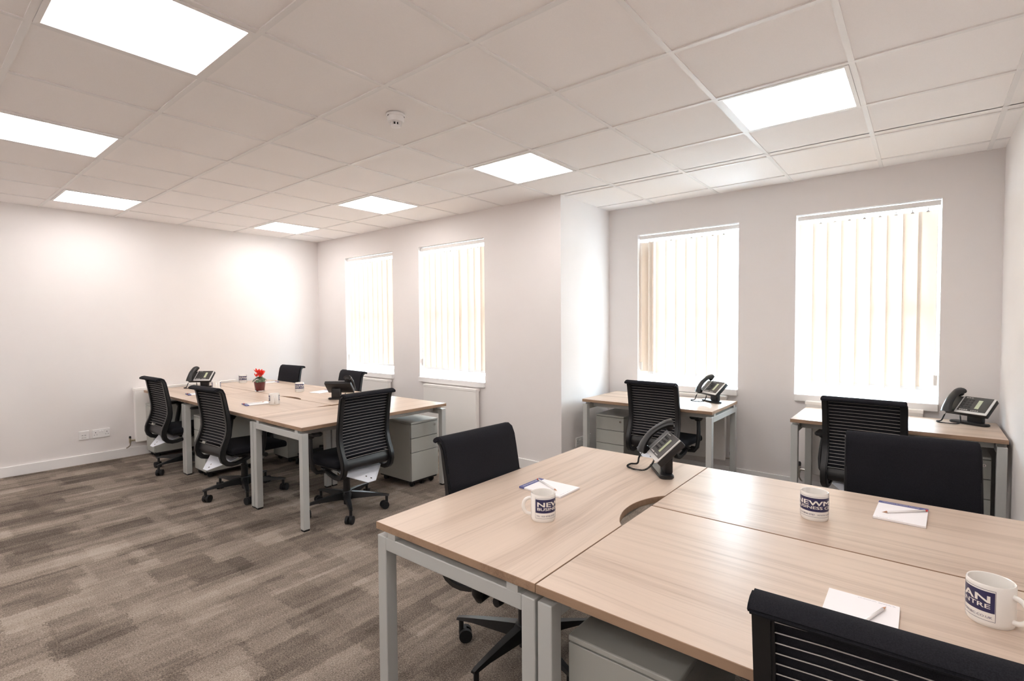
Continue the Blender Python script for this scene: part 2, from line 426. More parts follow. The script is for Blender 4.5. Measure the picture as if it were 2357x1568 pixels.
# ------------------------------------------------------------------ windows and blinds
for n, (x0, x1, y) in enumerate(WINS, 1):
    w = struct(link('window_%d' % n, None, None, (x0, y, WZ0))); W = x1-x0; Hh = WZ1-WZ0; fy = .13
    bm = B(); f = .05
    for a in ((0, f, 0, Hh), (W-f, W, 0, Hh), (f, W-f, 0, f), (f, W-f, Hh-f, Hh)): box(bm, a[0], a[1], fy, fy+.07, a[2], a[3], .004)
    obj('window_frame', bm, M_upvc, w)
    bm = B(); box(bm, f, W-f, fy+.005, fy+.065, Hh*.49-.025, Hh*.49+.025, .004); obj('meeting_rail', bm, M_upvc, w)
    for a, b in ((f, Hh*.49-.025), (Hh*.49+.025, Hh-f)):
        bm = B(); box(bm, f, W-f, fy+.030, fy+.034, a, b); obj('pane', bm, M_pane, w)
    bm = B(); box(bm, .001, W-.001, -.028, fy+.002, -.057, 0, .005, 2); obj('sill', bm, M_gloss, w)
BL = ['cream vertical blind on the window nearest the left wall', 'cream vertical blind on the second window, just left of the wall pier',
      'cream vertical blind with a gap at its right side, right of the pier', 'cream vertical blind on the window nearest the right wall']
# per window: list of (x offset from opening left, angle deg)
def vanes(W, x0, x1, n, ang): return [(x0+(x1-x0)*(k+.5)/n, ang+random.uniform(-3, 3)) for k in range(n)]
W1, W2, W3, W4 = [b-a for a, b, _ in WINS]
VS = [vanes(W1, .012, W1-.10, 9, 9)+[(W1-.055, -12)],
      vanes(W2, .012, .60, 6, 9)+[(.645, 14), (.70, 50)]+vanes(W2, .72, W2-.01, 3, 10),
      [(.045, 14), (.095, -18)]+vanes(W3, .10, .19, 1, 30)+vanes(W3, .17, W3-.10, 7, 10),
      vanes(W4, .02, W4-.12, 8, 11)+[(W4-.078, 4)]]
for n, (x0, x1, y) in enumerate(WINS):
    t = thing('vertical_blind', BL[n], 'blind', (x0, y, WZ1), 0, 'cream vertical window blinds'); W = x1-x0
    bm = B(); box(bm, .006, W-.006, .030, .068, -.046, -.008, .004, 2); obj('headrail', bm, M_bar, t)
    ry = .062 if n < 2 else .058
    vb = -(WZ1-WZ0)+.085
    vm = None
    for k, (vx, a) in enumerate(VS[n]):
        if vm is None:
            bm = B(); N = 8; wd = .0565
            P = [(-wd+2*wd*i/N, .007*math.sin(PI*i/N)) for i in range(N+1)]
            prism(bm, P+[(px, py+.0009) for px, py in P[::-1]], vb, -.072)
            v = obj('vane', bm, M_blind, t, (vx, ry+.01, 0), R(a), smooth=True); vm = v.data
            bm = B(); prism(bm, [(-wd+.004, -.002), (wd-.004, -.002), (wd-.004, -.0005), (-wd+.004, -.0005)], vb, vb+.028); wt = obj('weight', bm, M_plastic, v); wm = wt.data
            bm = B(); box(bm, -.003, .003, -.001, .003, -.072, -.044); box(bm, -.010, .010, -.001, .003, -.080, -.070); hg = obj('hanger', bm, M_chrome, v); hm = hg.data
        else:
            v = link('vane', vm, t, (vx, ry+.01, 0), R(a)); link('weight', wm, v); link('hanger', hm, v)
    vx = [p[0] for p in VS[n]]
    bm = B(); pts = []
    for a, b in zip(vx, vx[1:]):
        for i in range(6):
            s = i/6; pts.append((a+(b-a)*s, ry-.006, vb+.008-.03*4*s*(1-s)))
    pts.append((vx[-1], ry-.006, vb+.008)); tube(bm, pts, .0011, 5); obj('bottom_chain', bm, M_plastic, t)
    side = W-.022 if n == 3 else .022
    bm = B(); tube(bm, [(side, .03, -.04), (side, .028, -.7), (side, .026, -1.30)], .0014, 5); tube(bm, [(side+.008, .03, -.04), (side+.008, .028, -.7), (side+.006, .026, -1.30)], .0014, 5); obj('control_cord', bm, M_plastic, t)
    bm = B(); box(bm, side-.009, side+.015, .019, .033, -1.365, -1.285, .004, 2); obj('cord_weight', bm, M_cream, t)

# ------------------------------------------------------------------ radiators
def radiator(label, x0, x1, y, z0, z1, valve, rz=0, loc=None):
    """wall plane at local y=0, radiator projects to -y; x along the wall"""
    t = thing('radiator', label, 'radiator', loc, rz, 'white panel radiators'); d0, d1 = -.075, -.022
    bm = B(); box(bm, x0, x1, d0, d1, z0, z1-.004, .007, 2); obj('panel', bm, M_rad, t)
    bm = B(); box(bm, x0-.003, x1+.003, d0-.002, -.012, z1-.030, z1, .004, 2); obj('top_grille', bm, M_rad, t)
    for xx in (x0+.12, x1-.12):
        bm = B(); box(bm, xx-.015, xx+.015, d1-.002, -.002, z0+.1, z1-.12); obj('wall_bracket', bm, M_rad, t)
    if valve:
        s = -1 if valve < 0 else 1; xv = (x0 if s < 0 else x1)+s*.045; yv = -.046
        v = bpy.data.objects.new('valve', None)
        bm = B(); cyl(bm, (xv, yv, z0-.005), (xv, yv, z0+.05), .012, 14); cyl(bm, (xv, yv, z0+.022), (xv-s*.046, yv, z0+.022), .010, 12)
        vo = obj('valve', bm, M_chrome, t, smooth=True)
        bm = B(); lathe(bm, [(0, z0+.05), (.013, z0+.05), (.014, z0+.075), (.009, z0+.085), (0, z0+.085)], 14, c=(xv, yv)); obj('valve_cap', bm, M_plastic if valve == 2 else M_blk, vo, smooth=True)
        bm = B(); tube(bm, [(xv, yv, z0), (xv, yv, z0-.045), (xv-s*.010, yv+.012, z0-.07), (xv-s*.016, -.016, z0-.085)] if z0 > .12 else [(xv, yv, z0), (xv, yv, .0)], .0075, 10); obj('pipe', bm, M_chrome, vo, smooth=True)
    return t
radiator('white radiator on the left wall beside the long bench of desks', .70, 1.75, 0, .155, .745, 0, PI/2, (XL, 0, 0)).name
def left_valve():
    pass
radiator('white radiator under the window nearest the left wall', .92, 1.82, 0, .12, .739, 0, 0, (0, YB, 0))
radiator('white radiator under the second window, left of the wall pier', 2.47, 3.285, 0, .10, .740, 0, 0, (0, YB, 0))
radiator('white radiator behind the small desk next to the wall pier', 4.72, 5.49, 0, .165, .750, 1, 0, (0, YC, 0))
radiator('white radiator behind the small desk by the right wall', 6.125, 6.875, 0, .165, .765, -1, 0, (0, YC, 0))

# sockets
def plate(t, w, h, kind):
    bm = B(); box(bm, -w/2, w/2, -.010, 0, -h/2, h/2, .003, 2); obj('face_plate', bm, M_plastic, t)
    if kind == 'double':
        for s in (-1, 1):
            bm = B(); x = s*.047
            for a, b, c, d in ((x-.003, x+.003, .008, .017), (x-.014, x-.007, -.014, -.010), (x+.007, x+.014, -.014, -.010)): box(bm, a, b, -.0108, -.0095, c, d)
            obj('socket_holes', bm, M_slot, t)
            bm = B(); box(bm, s*.011-.008, s*.011+.008, -.014, -.009, .010, .028, .002); obj('switch', bm, M_plastic, t)
    else:
        bm = B()
        for x in (-.018, .004): box(bm, x, x+.014, -.0108, -.0095, -.002, .002)
        obj('port_slots', bm, M_slot, t)
        for x in (-.018, .003):
            bm = B(); box(bm, x, x+.016, -.012, -.0095, -.028, -.018, .001); obj('shutter', bm, M_keyw, t)
t = thing('wall_socket', 'white double power socket low on the left wall near the radiator', 'socket', (XL, .418, .297), PI/2, 'white wall sockets'); plate(t, .146, .088, 'double')
t = thing('data_outlet', 'small white data outlet beside the double socket on the left wall', 'socket', (XL, .275, .297), PI/2, 'white wall sockets'); plate(t, .086, .090, 'data')
t = thing('wall_socket', 'white double power socket low on the pier side wall beside the small desk', 'socket', (XP, 3.235, .270), PI/2, 'white wall sockets'); plate(t, .146, .088, 'double')
t = thing('data_outlet', 'white outlet half hidden behind the leg of the small desk by the pier', 'socket', (XP, 3.395, .270), PI/2, 'white wall sockets'); plate(t, .086, .088, 'data')
# pipe and valve by the left radiator
t = thing('radiator_valve', 'chrome radiator valve with bent pipe beside the left wall radiator', 'valve', (XL+.046, .655, .0))
bm = B(); cyl(bm, (0, 0, .155), (0, 0, .205), .011, 14); cyl(bm, (0, 0, .178), (0, .050, .178), .010, 12); obj('body', bm, M_brass, t, smooth=True)
bm = B(); lathe(bm, [(0, .205), (.011, .205), (.009, .226), (0, .228)], 14); obj('cap', bm, M_blk, t, smooth=True)
bm = B(); tube(bm, [(0, 0, .155), (0, 0, .130), (-.012, -.012, .112), (-.026, -.028, .100)], .0075, 10); obj('pipe', bm, M_chrome, t, smooth=True)

# ------------------------------------------------------------------ desks
def desk(label, cx, cy, L, D, rz, group, notch=None, inset=.003, back=0):
    """tabletop L (local x) by D (local y); goalpost frames at both x ends"""
    t = thing('desk', label, 'desk', (cx, cy, 0), rz, group)
    a, b = L/2-.0015, D/2-.0015
    pts = [(-a, -b)]
    def notchpts(s, nx, half, dep):
        o = []
        for k in range(15):
            u = -1+2*k/14
            o.append((nx+u*half, s*(b-dep*(1-u*u)**.85)))
        return o if s < 0 else o[::-1]
    if notch and notch[0] < 0: pts += notchpts(-1, *notch[1:])
    pts += [(a, -b), (a, b)]
    if notch and notch[0] > 0: pts += notchpts(1, *notch[1:])
    pts.append((-a, b))
    bm = B(); prism(bm, pts, TZ-.025, TZ, .0012)
    for f in bm.faces:
        if abs(f.normal.z) < .9: f.material_index = 1
    obj('tabletop', bm, [M_wood, M_edge], t)
    lg = .046; x = a-inset; y = b-inset; ft = TZ-.046
    lm = None
    for sx in (-1, 1):
        for sy in (-1, 1):
            X = sx*(x-lg/2); Y = sy*(y-lg/2)
            if back and sx < 0 and sy < 0: Y = -y+lg/2+back
            if lm is None:
                bm = B(); box(bm, -lg/2, lg/2, -lg/2, lg/2, .012, ft, .003, 2); g = obj('leg', bm, M_frame, t, (X, Y, 0)); lm = g.data
                bm = B(); box(bm, -lg/2+.003, lg/2-.003, -lg/2+.003, lg/2-.003, 0, .012); f = obj('foot_cap', bm, M_blk, g); fm = f.data
            else:
                g = link('leg', lm, t, (X, Y, 0)); link('foot_cap', fm, g)
            bm = B(); box(bm, X-.022 if abs(L) < 0 else X-.023, X+.023, Y-sy*.055-.02, Y-sy*.055+.02, ft-.001, TZ-.0245); obj('spacer', bm, M_frame, t)
        bm = B(); box(bm, sx*(x-lg/2)-lg/2, sx*(x-lg/2)+lg/2, -y+lg+(back if sx < 0 else 0), y-lg, ft-.046, ft, .003, 2); obj('end_rail', bm, M_frame, t)
    for sy in (-1, 1):
        bm = B(); box(bm, -x+lg+.003, x-lg-.003, sy*(y-.13)-.02, sy*(y-.13)+.02, ft-.030, TZ-.0255, .002); obj('beam', bm, M_frame, t)
    return t
def deskx(label, x0, x1, y0, y1, group, notch=None, flip=False, **k):
    return desk(label, (x0+x1)/2, (y0+y1)/2, x1-x0, y1-y0, PI if flip else 0, group, notch, **k)
def desky(label, x0, x1, y0, y1, group, notch=None, rz=PI/2, **k):
    return desk(label, (x0+x1)/2, (y0+y1)/2, y1-y0, x1-x0, rz, group, notch, **k)
G1, G2, G3 = 'desks of the near bench', 'desks of the far bench', 'single desks under the right-hand windows'
# local +y of a desk turned by +90 deg points to world -x, so a notch on the world +x edge is on local -y
desky('pale wood end desk across the left end of the near bench, with curved cable cut-out', 5.374, 6.075, .097, 1.49, G1, notch=(-1, -.003, .19, .062))
deskx('near bench desk along the bottom of the photo, in front of the seam', 6.075, 7.272, .097, .843, G1)
deskx('near bench desk on the window side, holding a mug and notepad', 6.075, 7.272, .846, 1.49, G1)
deskx('far bench desk nearest the left wall on the camera side', .272, 1.425, .776, 1.447, G2, back=.50)
deskx('far bench desk in the middle of the camera side, under the red flowers', 1.425, 2.872, .776, 1.447, G2)
deskx('far bench desk on the window side in the corner', .272, 1.425, 1.450, 2.118, G2)
deskx('far bench desk on the window side with leaf-shaped cable cut-out', 1.425, 2.872, 1.450, 2.118, G2, notch=(-1, .015, .19, .050))
desky('pale wood end desk across the right end of the far bench', 2.872, 3.612, .776, 2.118, G2, notch=(1, .04, .19, .050))
deskx('small pale desk under the window next to the wall pier', 4.435, 5.605, 3.045, 3.735, G3)
deskx('small pale desk under the window by the right wall', 6.132, 7.265, 3.10, 3.735, G3)

# ------------------------------------------------------------------ drawer pedestals
def pedestal(label, cx, cy, w, d, rz):
    """front faces local -y"""
    t = thing('drawer_pedestal', label, 'drawers', (cx, cy, 0), rz, 'grey mobile drawer pedestals'); h = .570; z0 = .055
    bm = B(); box(bm, -w/2, w/2, -d/2+.020, d/2, z0, h-.018, .002); obj('body', bm, M_cab, t)
    bm = B(); box(bm, -w/2, w/2, -d/2, d/2, h-.017, h, .004, 2); obj('top_panel', bm, M_cab, t)
    bm = B(); box(bm, -w/2+.01, w/2-.01, -d/2+.015, d/2-.01, z0-.014, z0); obj('base_plate', bm, M_blk, t)
    bm = B(); box(bm, -w/2+.003, w/2-.003, -d/2+.012, -d/2+.021, z0+.003, h-.018); obj('gap_shade_slab', bm, M_gap, t)  # near-black slab: paints the shade between the drawer fronts
    zs = [h-.020, h-.020-.122, h-.020-.247, z0]
    for k in range(3):
        bm = B(); box(bm, -w/2+.001, w/2-.001, -d/2+.001, -d/2+.019, zs[k+1]+.0040, zs[k]-.0010, .0015); dr = obj('drawer', bm, M_cab, t)
        if k == 0:
            bm = B(); tube(bm, [(w/2-.034, -d/2+.003, h-.052), (w/2-.034, -d/2-.006, h-.052)], .0095, 16); lk = obj('lock', bm, M_chrome, dr, smooth=True)
            bm = B(); box(bm, w/2-.0352, w/2-.0328, -d/2-.0068, -d/2-.005, h-.058, h-.047); obj('keyhole', bm, M_slot, dr)
    cm = None
    for sx, sy in ((-1, -1), (1, -1), (-1, 1), (1, 1), (0, -1)):
        X, Y = sx*(w/2-.045), sy*(d/2-.05)
        if cm is None:
            bm = B(); tube(bm, [(-.014, 0, .021), (-.004, 0, .021)], .021, 16); tube(bm, [(.004, 0, .021), (.014, 0, .021)], .021, 16); box(bm, -.006, .006, -.008, .008, .02, .043)
            c = obj('castor', bm, M_rubber, t, (X, Y, 0), .3, smooth=True); cm = c.data
        else: link('castor', cm, t, (X, Y, 0), random.uniform(-.8, .8))
    return t
pedestal('grey drawer pedestal under the far bench next to the left wall radiator', .368, 1.030, .235, .47, 0)
pedestal('grey drawer pedestal under the far bench between the two camera-side chairs', 1.60, 1.085, .26, .47, 0)
pedestal('grey drawer pedestal under the right end of the far bench, fronts facing right', 3.235, 2.000-.005, .31, .46, PI/2)
pedestal('grey drawer pedestal standing deep under the window side of the far bench, left', .50, 1.83, .30, .47, PI)
pedestal('grey drawer pedestal standing deep under the window side of the far bench, middle', 1.68, 1.83, .30, .50, PI)
pedestal('grey drawer pedestal under the small desk next to the wall pier', 4.640, 3.42, .285, .46, 0)
pedestal('grey drawer pedestal under the near bench at the bottom of the photo', 6.285, .405, .305, .47, 0)
pedestal('grey drawer pedestal under the small desk by the right wall', 7.058, 3.50, .30, .42, 0)

# ------------------------------------------------------------------ office chairs
def make_chair(label, loc, rz):
    """faces local +y, origin on the floor below the gas column"""
    t = thing('office_chair', label, 'chair', loc, rz, 'black wire-backed office chairs')
    w = .225
    P = [(-.324, .893), (-.316, .900), (-.302, .907), (-.284, .910), (-.265, .901), (-.251, .872), (-.240, .82), (-.229, .76), (-.218, .70), (-.209, .64), (-.206, .59), (-.211, .545), (-.226, .50), (-.244, .465)]
    bm = B(); ribbon(bm, P, -w+.004, w-.004, [.015, .020, .020, .018]+[.016]*10, .004); bp = obj('backrest', bm, M_fab, t, smooth=True)
    bm = B(); tube(bm, [(-w+.008, -.276, .894), (-w*.5, -.277, .896), (0, -.278, .897), (w*.5, -.277, .896), (w-.008, -.276, .894)], .013, 12, up=(0, 0, 1)); obj('head_roll', bm, M_fab, t, smooth=True)
    S = [(-.296, .896), (-.276, .890), (-.262, .868), (-.252, .82), (-.241, .76), (-.231, .70), (-.223, .64), (-.222, .59), (-.230, .545), (-.245, .50), (-.262, .462), (-.272, .428), (-.275, .392), (-.266, .358), (-.243, .334), (-.208, .322), (-.165, .322), (-.11, .334), (-.06, .352)]
    th = [.014, .020, .026, .030, .032, .034, .036, .038, .040, .042, .044, .044, .042, .040, .036, .032, .028, .026, .022]
    for s in (-1, 1):
        bm = B(); xa, xb = sorted((s*(w-.038), s*w)); ribbon(bm, S, xa, xb, th, .006); obj('back_frame', bm, M_blk2, t, smooth=True)
    # wires across the back
    zs = [.458+i*(.880-.458)/20 for i in range(21)]
    def yat(z):
        for (y0, z0), (y1, z1) in zip(S[1:], S[2:]):
            if z1 <= z <= z0: return y0+(y1-y0)*(z-z0)/(z1-z0)
        return S[9][0]
    bm = B(); tube(bm, [(-w+.036, 0, 0), (-w*.5, .006, 0), (0, .008, 0), (w*.5, .006, 0), (w-.036, 0, 0)], .0013, 6); rm = None
    for z in zs:
        y = yat(z)-.004
        if rm is None: rd = obj('back_wire', bm, M_rod, t, (0, y, z), smooth=True); rm = rd.data
        else: link('back_wire', rm, t, (0, y, z))
    bm = B(); ribbon(bm, [(-.250, .447), (-.259, .428), (-.265, .405), (-.261, .385), (-.248, .372)], -w+.03, w-.03, .010, .003); obj('lower_crossbar', bm, M_blk2, t, smooth=True)
    # seat
    bm = B(); vs = box(bm, -.232, .232, -.215, .255, .385, .440, .022, 3)
    for v in bm.verts:
        if v.co.y > .16: v.co.z -= (v.co.y-.16)*.25
        v.co.z += .10*(v.co.x**2)
    obj('seat', bm, M_fab, t, smooth=True)
    bm = B(); box(bm, -.215, .215, -.20, .235, .372, .388, .006); obj('seat_pan', bm, M_blk, t)
    bm = B(); box(bm, -.075, .075, -.10, .14, .325, .374, .012, 2); box(bm, -.215, .215, -.045, .005, .345, .365, .004); cyl(bm, (.07, .06, .345), (.215, .06, .345), .008); cyl(bm, (.205, .06, .345), (.235, .06, .345), .018, 12); obj('tilt_mechanism', bm, M_blk, t, smooth=True)
    bm = B(); 
    lo = [(-.170, -.13, .352), (.170, -.13, .352), (.175, -.19, .334), (.035, -.310, .268), (-.035, -.310, .268), (-.175, -.19, .334)]
    a = [bm.verts.new(p) for p in lo]; b2 = [bm.verts.new((p[0], p[1], p[2]+.004)) for p in lo]
    bm.faces.new(a[::-1]); bm.faces.new(b2)
    for i in range(6): bm.faces.new((a[i], a[(i+1) % 6], b2[(i+1) % 6], b2[i]))
    pl = obj('rear_plate', bm, M_plate, t, smooth=False)
    pl['label'] = 'pale grey plate under the back'
    for (x, y, z) in ((-.012, -.258, .2975), (.012, -.284, .2835)):
        bm = B(); cyl(bm, (x, y, z-.0005), (x, y-.002, z+.004), .006, 12); obj('screw', bm, M_chrome, pl)
    # arms
    for s in (-1, 1):
        bm = B(); tube(bm, [(s*.10, -.01, .350), (s*.20, -.02, .338), (s*.255, -.01, .342), (s*.278, .0, .375), (s*.284, .012, .44), (s*.280, .026, .52), (s*.272, .036, .600)], [.014, .016, .019, .021, .021, .020, .018], 10, sx=.8, up=(0, 1, 0)); ar = obj('arm_post', bm, M_blk, t, smooth=True)
        bm = B(); prism(bm, [(s*.272+x, y) for x, y in rrect(-.038, .038, -.085, .150, .034, 5)], .612, .636, .006, seg=2); obj('arm_pad', bm, M_blk, ar, smooth=True)
        bm = B(); lathe(bm, [(0, .585), (.024, .585), (.036, .600), (.040, .613), (0, .613)], 14, c=(s*.272, .036)); obj('arm_collar', bm, M_blk, ar, smooth=True)
    # column and base
    bm = B(); cyl(bm, (0, 0, .085), (0, 0, .335), .018, 16); cyl(bm, (0, 0, .10), (0, 0, .245), .026, 16); cyl(bm, (0, 0, .045), (0, 0, .10), .024, 16); obj('gas_column', bm, M_blk, t, smooth=True)
    bm = B(); lathe(bm, [(0, .082), (.044, .082), (.046, .125), (.036, .145), (0, .147)], 20); obj('hub', bm, M_blk2, t, smooth=True)
    lm = None
    for k in range(5):
        a = R(-90+72*k+BASE_TURN)
        if lm is None:
            bm = B()
            sec = [(.030, .026, .088, .142), (.13, .022, .094, .132), (.24, .017, .100, .118), (.300, .014, .096, .109), (.318, .012, .094, .104)]
            rings = [[bm.verts.new((x, -hw, z0)), bm.verts.new((x, hw, z0)), bm.verts.new((x, hw*.7, z1)), bm.verts.new((x, -hw*.7, z1))] for x, hw, z0, z1 in sec]
            for A, C in zip(rings, rings[1:]):
                for i in range(4): bm.faces.new((A[i], A[(i+1) % 4], C[(i+1) % 4], C[i]))
            bm.faces.new(rings[0]); bm.faces.new(rings[-1][::-1]); bmesh.ops.recalc_face_normals(bm, faces=bm.faces)
            cyl(bm, (.300, 0, .050), (.300, 0, .098), .011, 10)
            l = obj('base_leg', bm, M_blk2, t, (0, 0, 0), a, smooth=True); lm = l.data
            bm = B(); tube(bm, [(-.026, .018, .029), (-.007, .018, .029)], .029, 18); tube(bm, [(.007, .018, .029), (.026, .018, .029)], .029, 18); box(bm, -.009, .009, -.008, .024, .028, .058, .003)
            c = obj('castor', bm, M_rubber, l, (.300, 0, 0), R(120), smooth=True); cm = c.data
        else:
            l = link('base_leg', lm, t, (0, 0, 0), a); link('castor', cm, l, (.300, 0, 0), R(random.uniform(0, 360)))
    return t
BASE_TURN = 8
CH = [('black office chair at the far bench nearest the left wall, wire back towards us', 1.18, .890, 92, 10, 1.0165),
      ('black office chair at the middle of the far bench, between pedestal and desk legs', 2.440, .895, 94, -24, 1.0165),
      ('black office chair in the far corner, only its back top showing over the far bench', .79, 1.915, -86, 0, 1),
      ('black office chair behind the far bench, just left of the second window', 2.03, 1.935, -93, 0, 1),
      ('black office chair at the right end of the far bench, wire back towards us', 3.452, 1.215, 182, 24, 1.0165),
      ('black office chair at the left end of the near bench, smooth fabric side towards us', 5.570, .700, -3, 3, 1.0165),
      ('black office chair at the small desk next to the wall pier', 5.144, 3.255, 88, 0, 1.0165),
      ('black office chair at the small desk by the right wall', 6.599, 3.137, 86, 0, 1.0165),
      ('large-looking black chair back on the window side of the near bench', 6.860, 1.427, -84, 0, 1.0165),
      ('black chair cut by the bottom right corner, tucked into the near bench', 6.848, .294, 92, 0, 1.0165)]
ch0 = None
for lab, x, y, f, turn, zs_ in CH:
    rz = R(f-90)
    if ch0 is None: ch0 = make_chair(lab, (x, y, 0), rz); c = ch0
    else: c = dup(ch0, (x, y, 0), rz, lab)
    c.scale = (1, 1, zs_)
    for k in [k for k in bpy.data.objects if k.parent == c and k.name.startswith('base_leg')]: k.rotation_euler.z += R(turn)

# ------------------------------------------------------------------ mugs
def text_mesh(s, size, xs=1.0):
    cu = bpy.data.curves.new('lettering', 'FONT'); cu.body = s; cu.size = size; cu.resolution_u = 3; cu.fill_mode = 'BOTH'
    o = bpy.data.objects.new('lettering', cu); COL.objects.link(o); dg = bpy.context.evaluated_depsgraph_get()
    me = bpy.data.meshes.new_from_object(o.evaluated_get(dg)); bpy.data.objects.remove(o)
    bm = B(); bm.from_mesh(me); bpy.data.meshes.remove(me); return bm
def bend_text(s, h, a0, a1, z, r, bold=0):
    """text filling the arc a0..a1 (deg) on a cylinder, cap height h, baseline z"""
    bm = text_mesh(s, 1.0)
    bmesh.ops.triangulate(bm, faces=bm.faces)
    if bold:                                             # heavier strokes: the outline repeated a hair to each side
        g = bm.verts[:]+bm.edges[:]+bm.faces[:]
        for q_, (dx, dy) in enumerate(((bold, 0), (0, bold*.6), (bold, bold*.6))):
            d = bmesh.ops.duplicate(bm, geom=g); bmesh.ops.translate(bm, verts=[e for e in d['geom'] if isinstance(e, bmesh.types.BMVert)], vec=(dx, dy, .00008*(q_+1)))
    xs = [v.co.x for v in bm.verts]; ys = [v.co.y for v in bm.verts]; x0, x1 = min(xs), max(xs); y1 = max(ys)
    k = (a1-a0)/(x1-x0)
    for _ in range(2):
        es = [e for e in bm.edges if abs(e.verts[0].co.x-e.verts[1].co.x)*k > 9]
        if es: bmesh.ops.subdivide_edges(bm, edges=es, cuts=1); bmesh.ops.triangulate(bm, faces=bm.faces)
    for v in bm.verts:
        a = R(a0+(v.co.x-x0)*k); q_ = r+v.co.z; v.co = Vector((q_*math.cos(a), q_*math.sin(a), z+v.co.y/y1*h))
    return bm
def band(bm, r, a0, a1, z0, z1, n=24):
    va = [[bm.verts.new((r*math.cos(R(a0+(a1-a0)*k/n)), r*math.sin(R(a0+(a1-a0)*k/n)), z)) for k in range(n+1)] for z in (z0, z1)]
    for k in range(n): bm.faces.new((va[0][k], va[0][k+1], va[1][k+1], va[1][k])).smooth = True
mug0 = None
def mug(label, x, y, handle):
    global mug0
    if mug0: return dup(mug0, (x, y, TZ), R(handle), label)
    t = mug0 = thing('mug', label, 'mug', (x, y, TZ), R(handle), 'white mugs with navy printed band'); r, h = .044, .096
    bm = B(); lathe(bm, [(0, .003), (r-.008, .003), (r-.006, 0), (r-.003, 0), (r-.0005, .004), (r, .010), (r, h-.003), (r-.0015, h), (r-.0035, h-.001), (r-.0045, h-.006), (r-.0045, .010), (r-.010, .006), (0, .006)], 40); obj('body', bm, M_cream, t, smooth=True)
    bm = B(); P = []
    for k in range(13):
        a = R(-88+176*k/12); P.append((r-.003+.030*max(0, math.cos(a))**.75, 0, .047+.029*math.sin(a)))
    tube(bm, P, [.0055]*13, 10, sx=1.15, up=(0, 1, 0)); obj('handle', bm, M_cream, t, smooth=True)
    a0, a1 = 50, 310
    bm = B(); band(bm, r+.0003, a0+2, a1-2, .0345, .082, 40); lb = obj('printed_band', bm, M_navy, t)
    bm = bend_text('NEWMAN', .0160, a0+11, a1-12, .0565, r+.0006, .045); obj('lettering', bm, M_wprint, lb)
    bm = bend_text('BUSINESS CENTRE', .0100, a0+11, a1-12, .0435, r+.0006, .03); obj('lettering', bm, M_wprint, lb)
    bm = bend_text('TEL: 020 8700 8787   WWW.NEWMANBC.CO.UK', .0050, a0+7, a1-7, .0215, r+.0006); obj('lettering', bm, M_ink, lb)
    bm = B()
    for z in (.0150, .0853): band(bm, r+.0003, a0, a1, z, z+.0008, 30)
    for a in (a0, a1-.9): band(bm, r+.0003, a, a+.9, .0150, .0861, 1)
    obj('printed_outline', bm, M_navy, t)
    return t
mug('white mug on the end desk of the near bench, handle to the left', 5.826, .484, 217)
mug('white mug on the window side of the near bench, left of a notepad', 6.579, 1.085, 130)
mug('white mug at the right edge of the photo, handle to the right', 7.002, .622, -33)
mug('white mug right of the red flowers, its handle towards us', 2.429, 1.165, -22)
mug('white mug behind the leaf-shaped cut-out of the far bench', 1.804, 1.735, 146)
mug('white mug farthest back, on the far bench left of the red flowers', .440, 1.745, 150)
mug('white mug half hidden by the backrest of the middle far-bench chair', .905, 1.270, -20)

# ------------------------------------------------------------------ notepads and pencils
def notepad(label, x, y, rz, w=.146, l=.208, loc_group='white notepads with navy header'):
    """header strip at local +y end"""
    t = thing('notepad', label, 'notepad', (x, y, TZ), rz, loc_group)
    bm = B(); box(bm, -w/2, w/2, -l/2, l/2, 0, .0012); obj('backing_card', bm, M_greyp, t)
    bm = B(); box(bm, -w/2, w/2, -l/2, l/2, .0012, .0078, .0004); obj('paper_block', bm, M_paper, t)
    bm = B(); box(bm, -w/2-.0003, w/2+.0003, l/2-.026, l/2+.0003, .0012, .0082); hd = obj('header_strip', bm, M_navyp, t)
    bm = text_mesh('NEWMAN BUSINESS CENTRE', .0085); 
    for v in bm.verts: v.co = Vector((v.co.x-.062, v.co.y+l/2-.015, .0084))
    obj('lettering', bm, M_paper, hd)
    bm = text_mesh('TEL: 020 8700 8787   www.newmanbc.co.uk', .0042)
    for v in bm.verts: v.co = Vector((v.co.x-w/2+.008, v.co.y-l/2+.008, .0080))
    obj('footer_print', bm, M_ink, t)
    return t
notepad('white notepad with navy strip behind the mug on the near end desk', 5.655, .768, R(90))
notepad('white notepad on the near bench, in front of the large black chair back', 6.818, 1.305, R(-2))
notepad('white notepad in the foreground, partly hidden by the bottom right chair', 6.765, .440, R(180))
notepad('white notepad left of the middle far-bench chair, near the phone', 1.125, 1.020, R(172))
notepad('white notepad between the middle far-bench chair and the mug with its handle towards us', 2.290, 1.075, R(170))
notepad('white notepad behind the red flowers on the far bench', .690, 1.930, R(0))
notepad('white notepad on the far bench between mug and the phone seen from behind', 2.030, 1.860, R(10))
def pencil(label, p_tip, p_end, z):
    a, b = Vector((*p_tip, z)), Vector((*p_end, z)); L = .172; d = (b-a).normalized(); ang = math.atan2(d.y, d.x)
    t = thing('pencil', label, 'pencil', a, ang, 'white pencils lying on the notepads'); r = .0038
    bm = B(); tube(bm, [(.018, 0, r), (L-.020, 0, r)], r, 6); obj('barrel', bm, M_penw, t)
    bm = B(); tube(bm, [(.0, 0, r), (.004, 0, r), (.018, 0, r)], [.0003, .001, r], 6); obj('sharpened_tip', bm, M_woodtip, t)
    bm = B(); tube(bm, [(L-.020, 0, r), (L-.010, 0, r)], r*1.02, 10); obj('ferrule', bm, M_silver, t)
    bm = B(); tube(bm, [(L-.010, 0, r), (L-.001, 0, r), (L, 0, r)], [r*.95, r*.95, r*.6], 10); obj('eraser', bm, M_red, t)
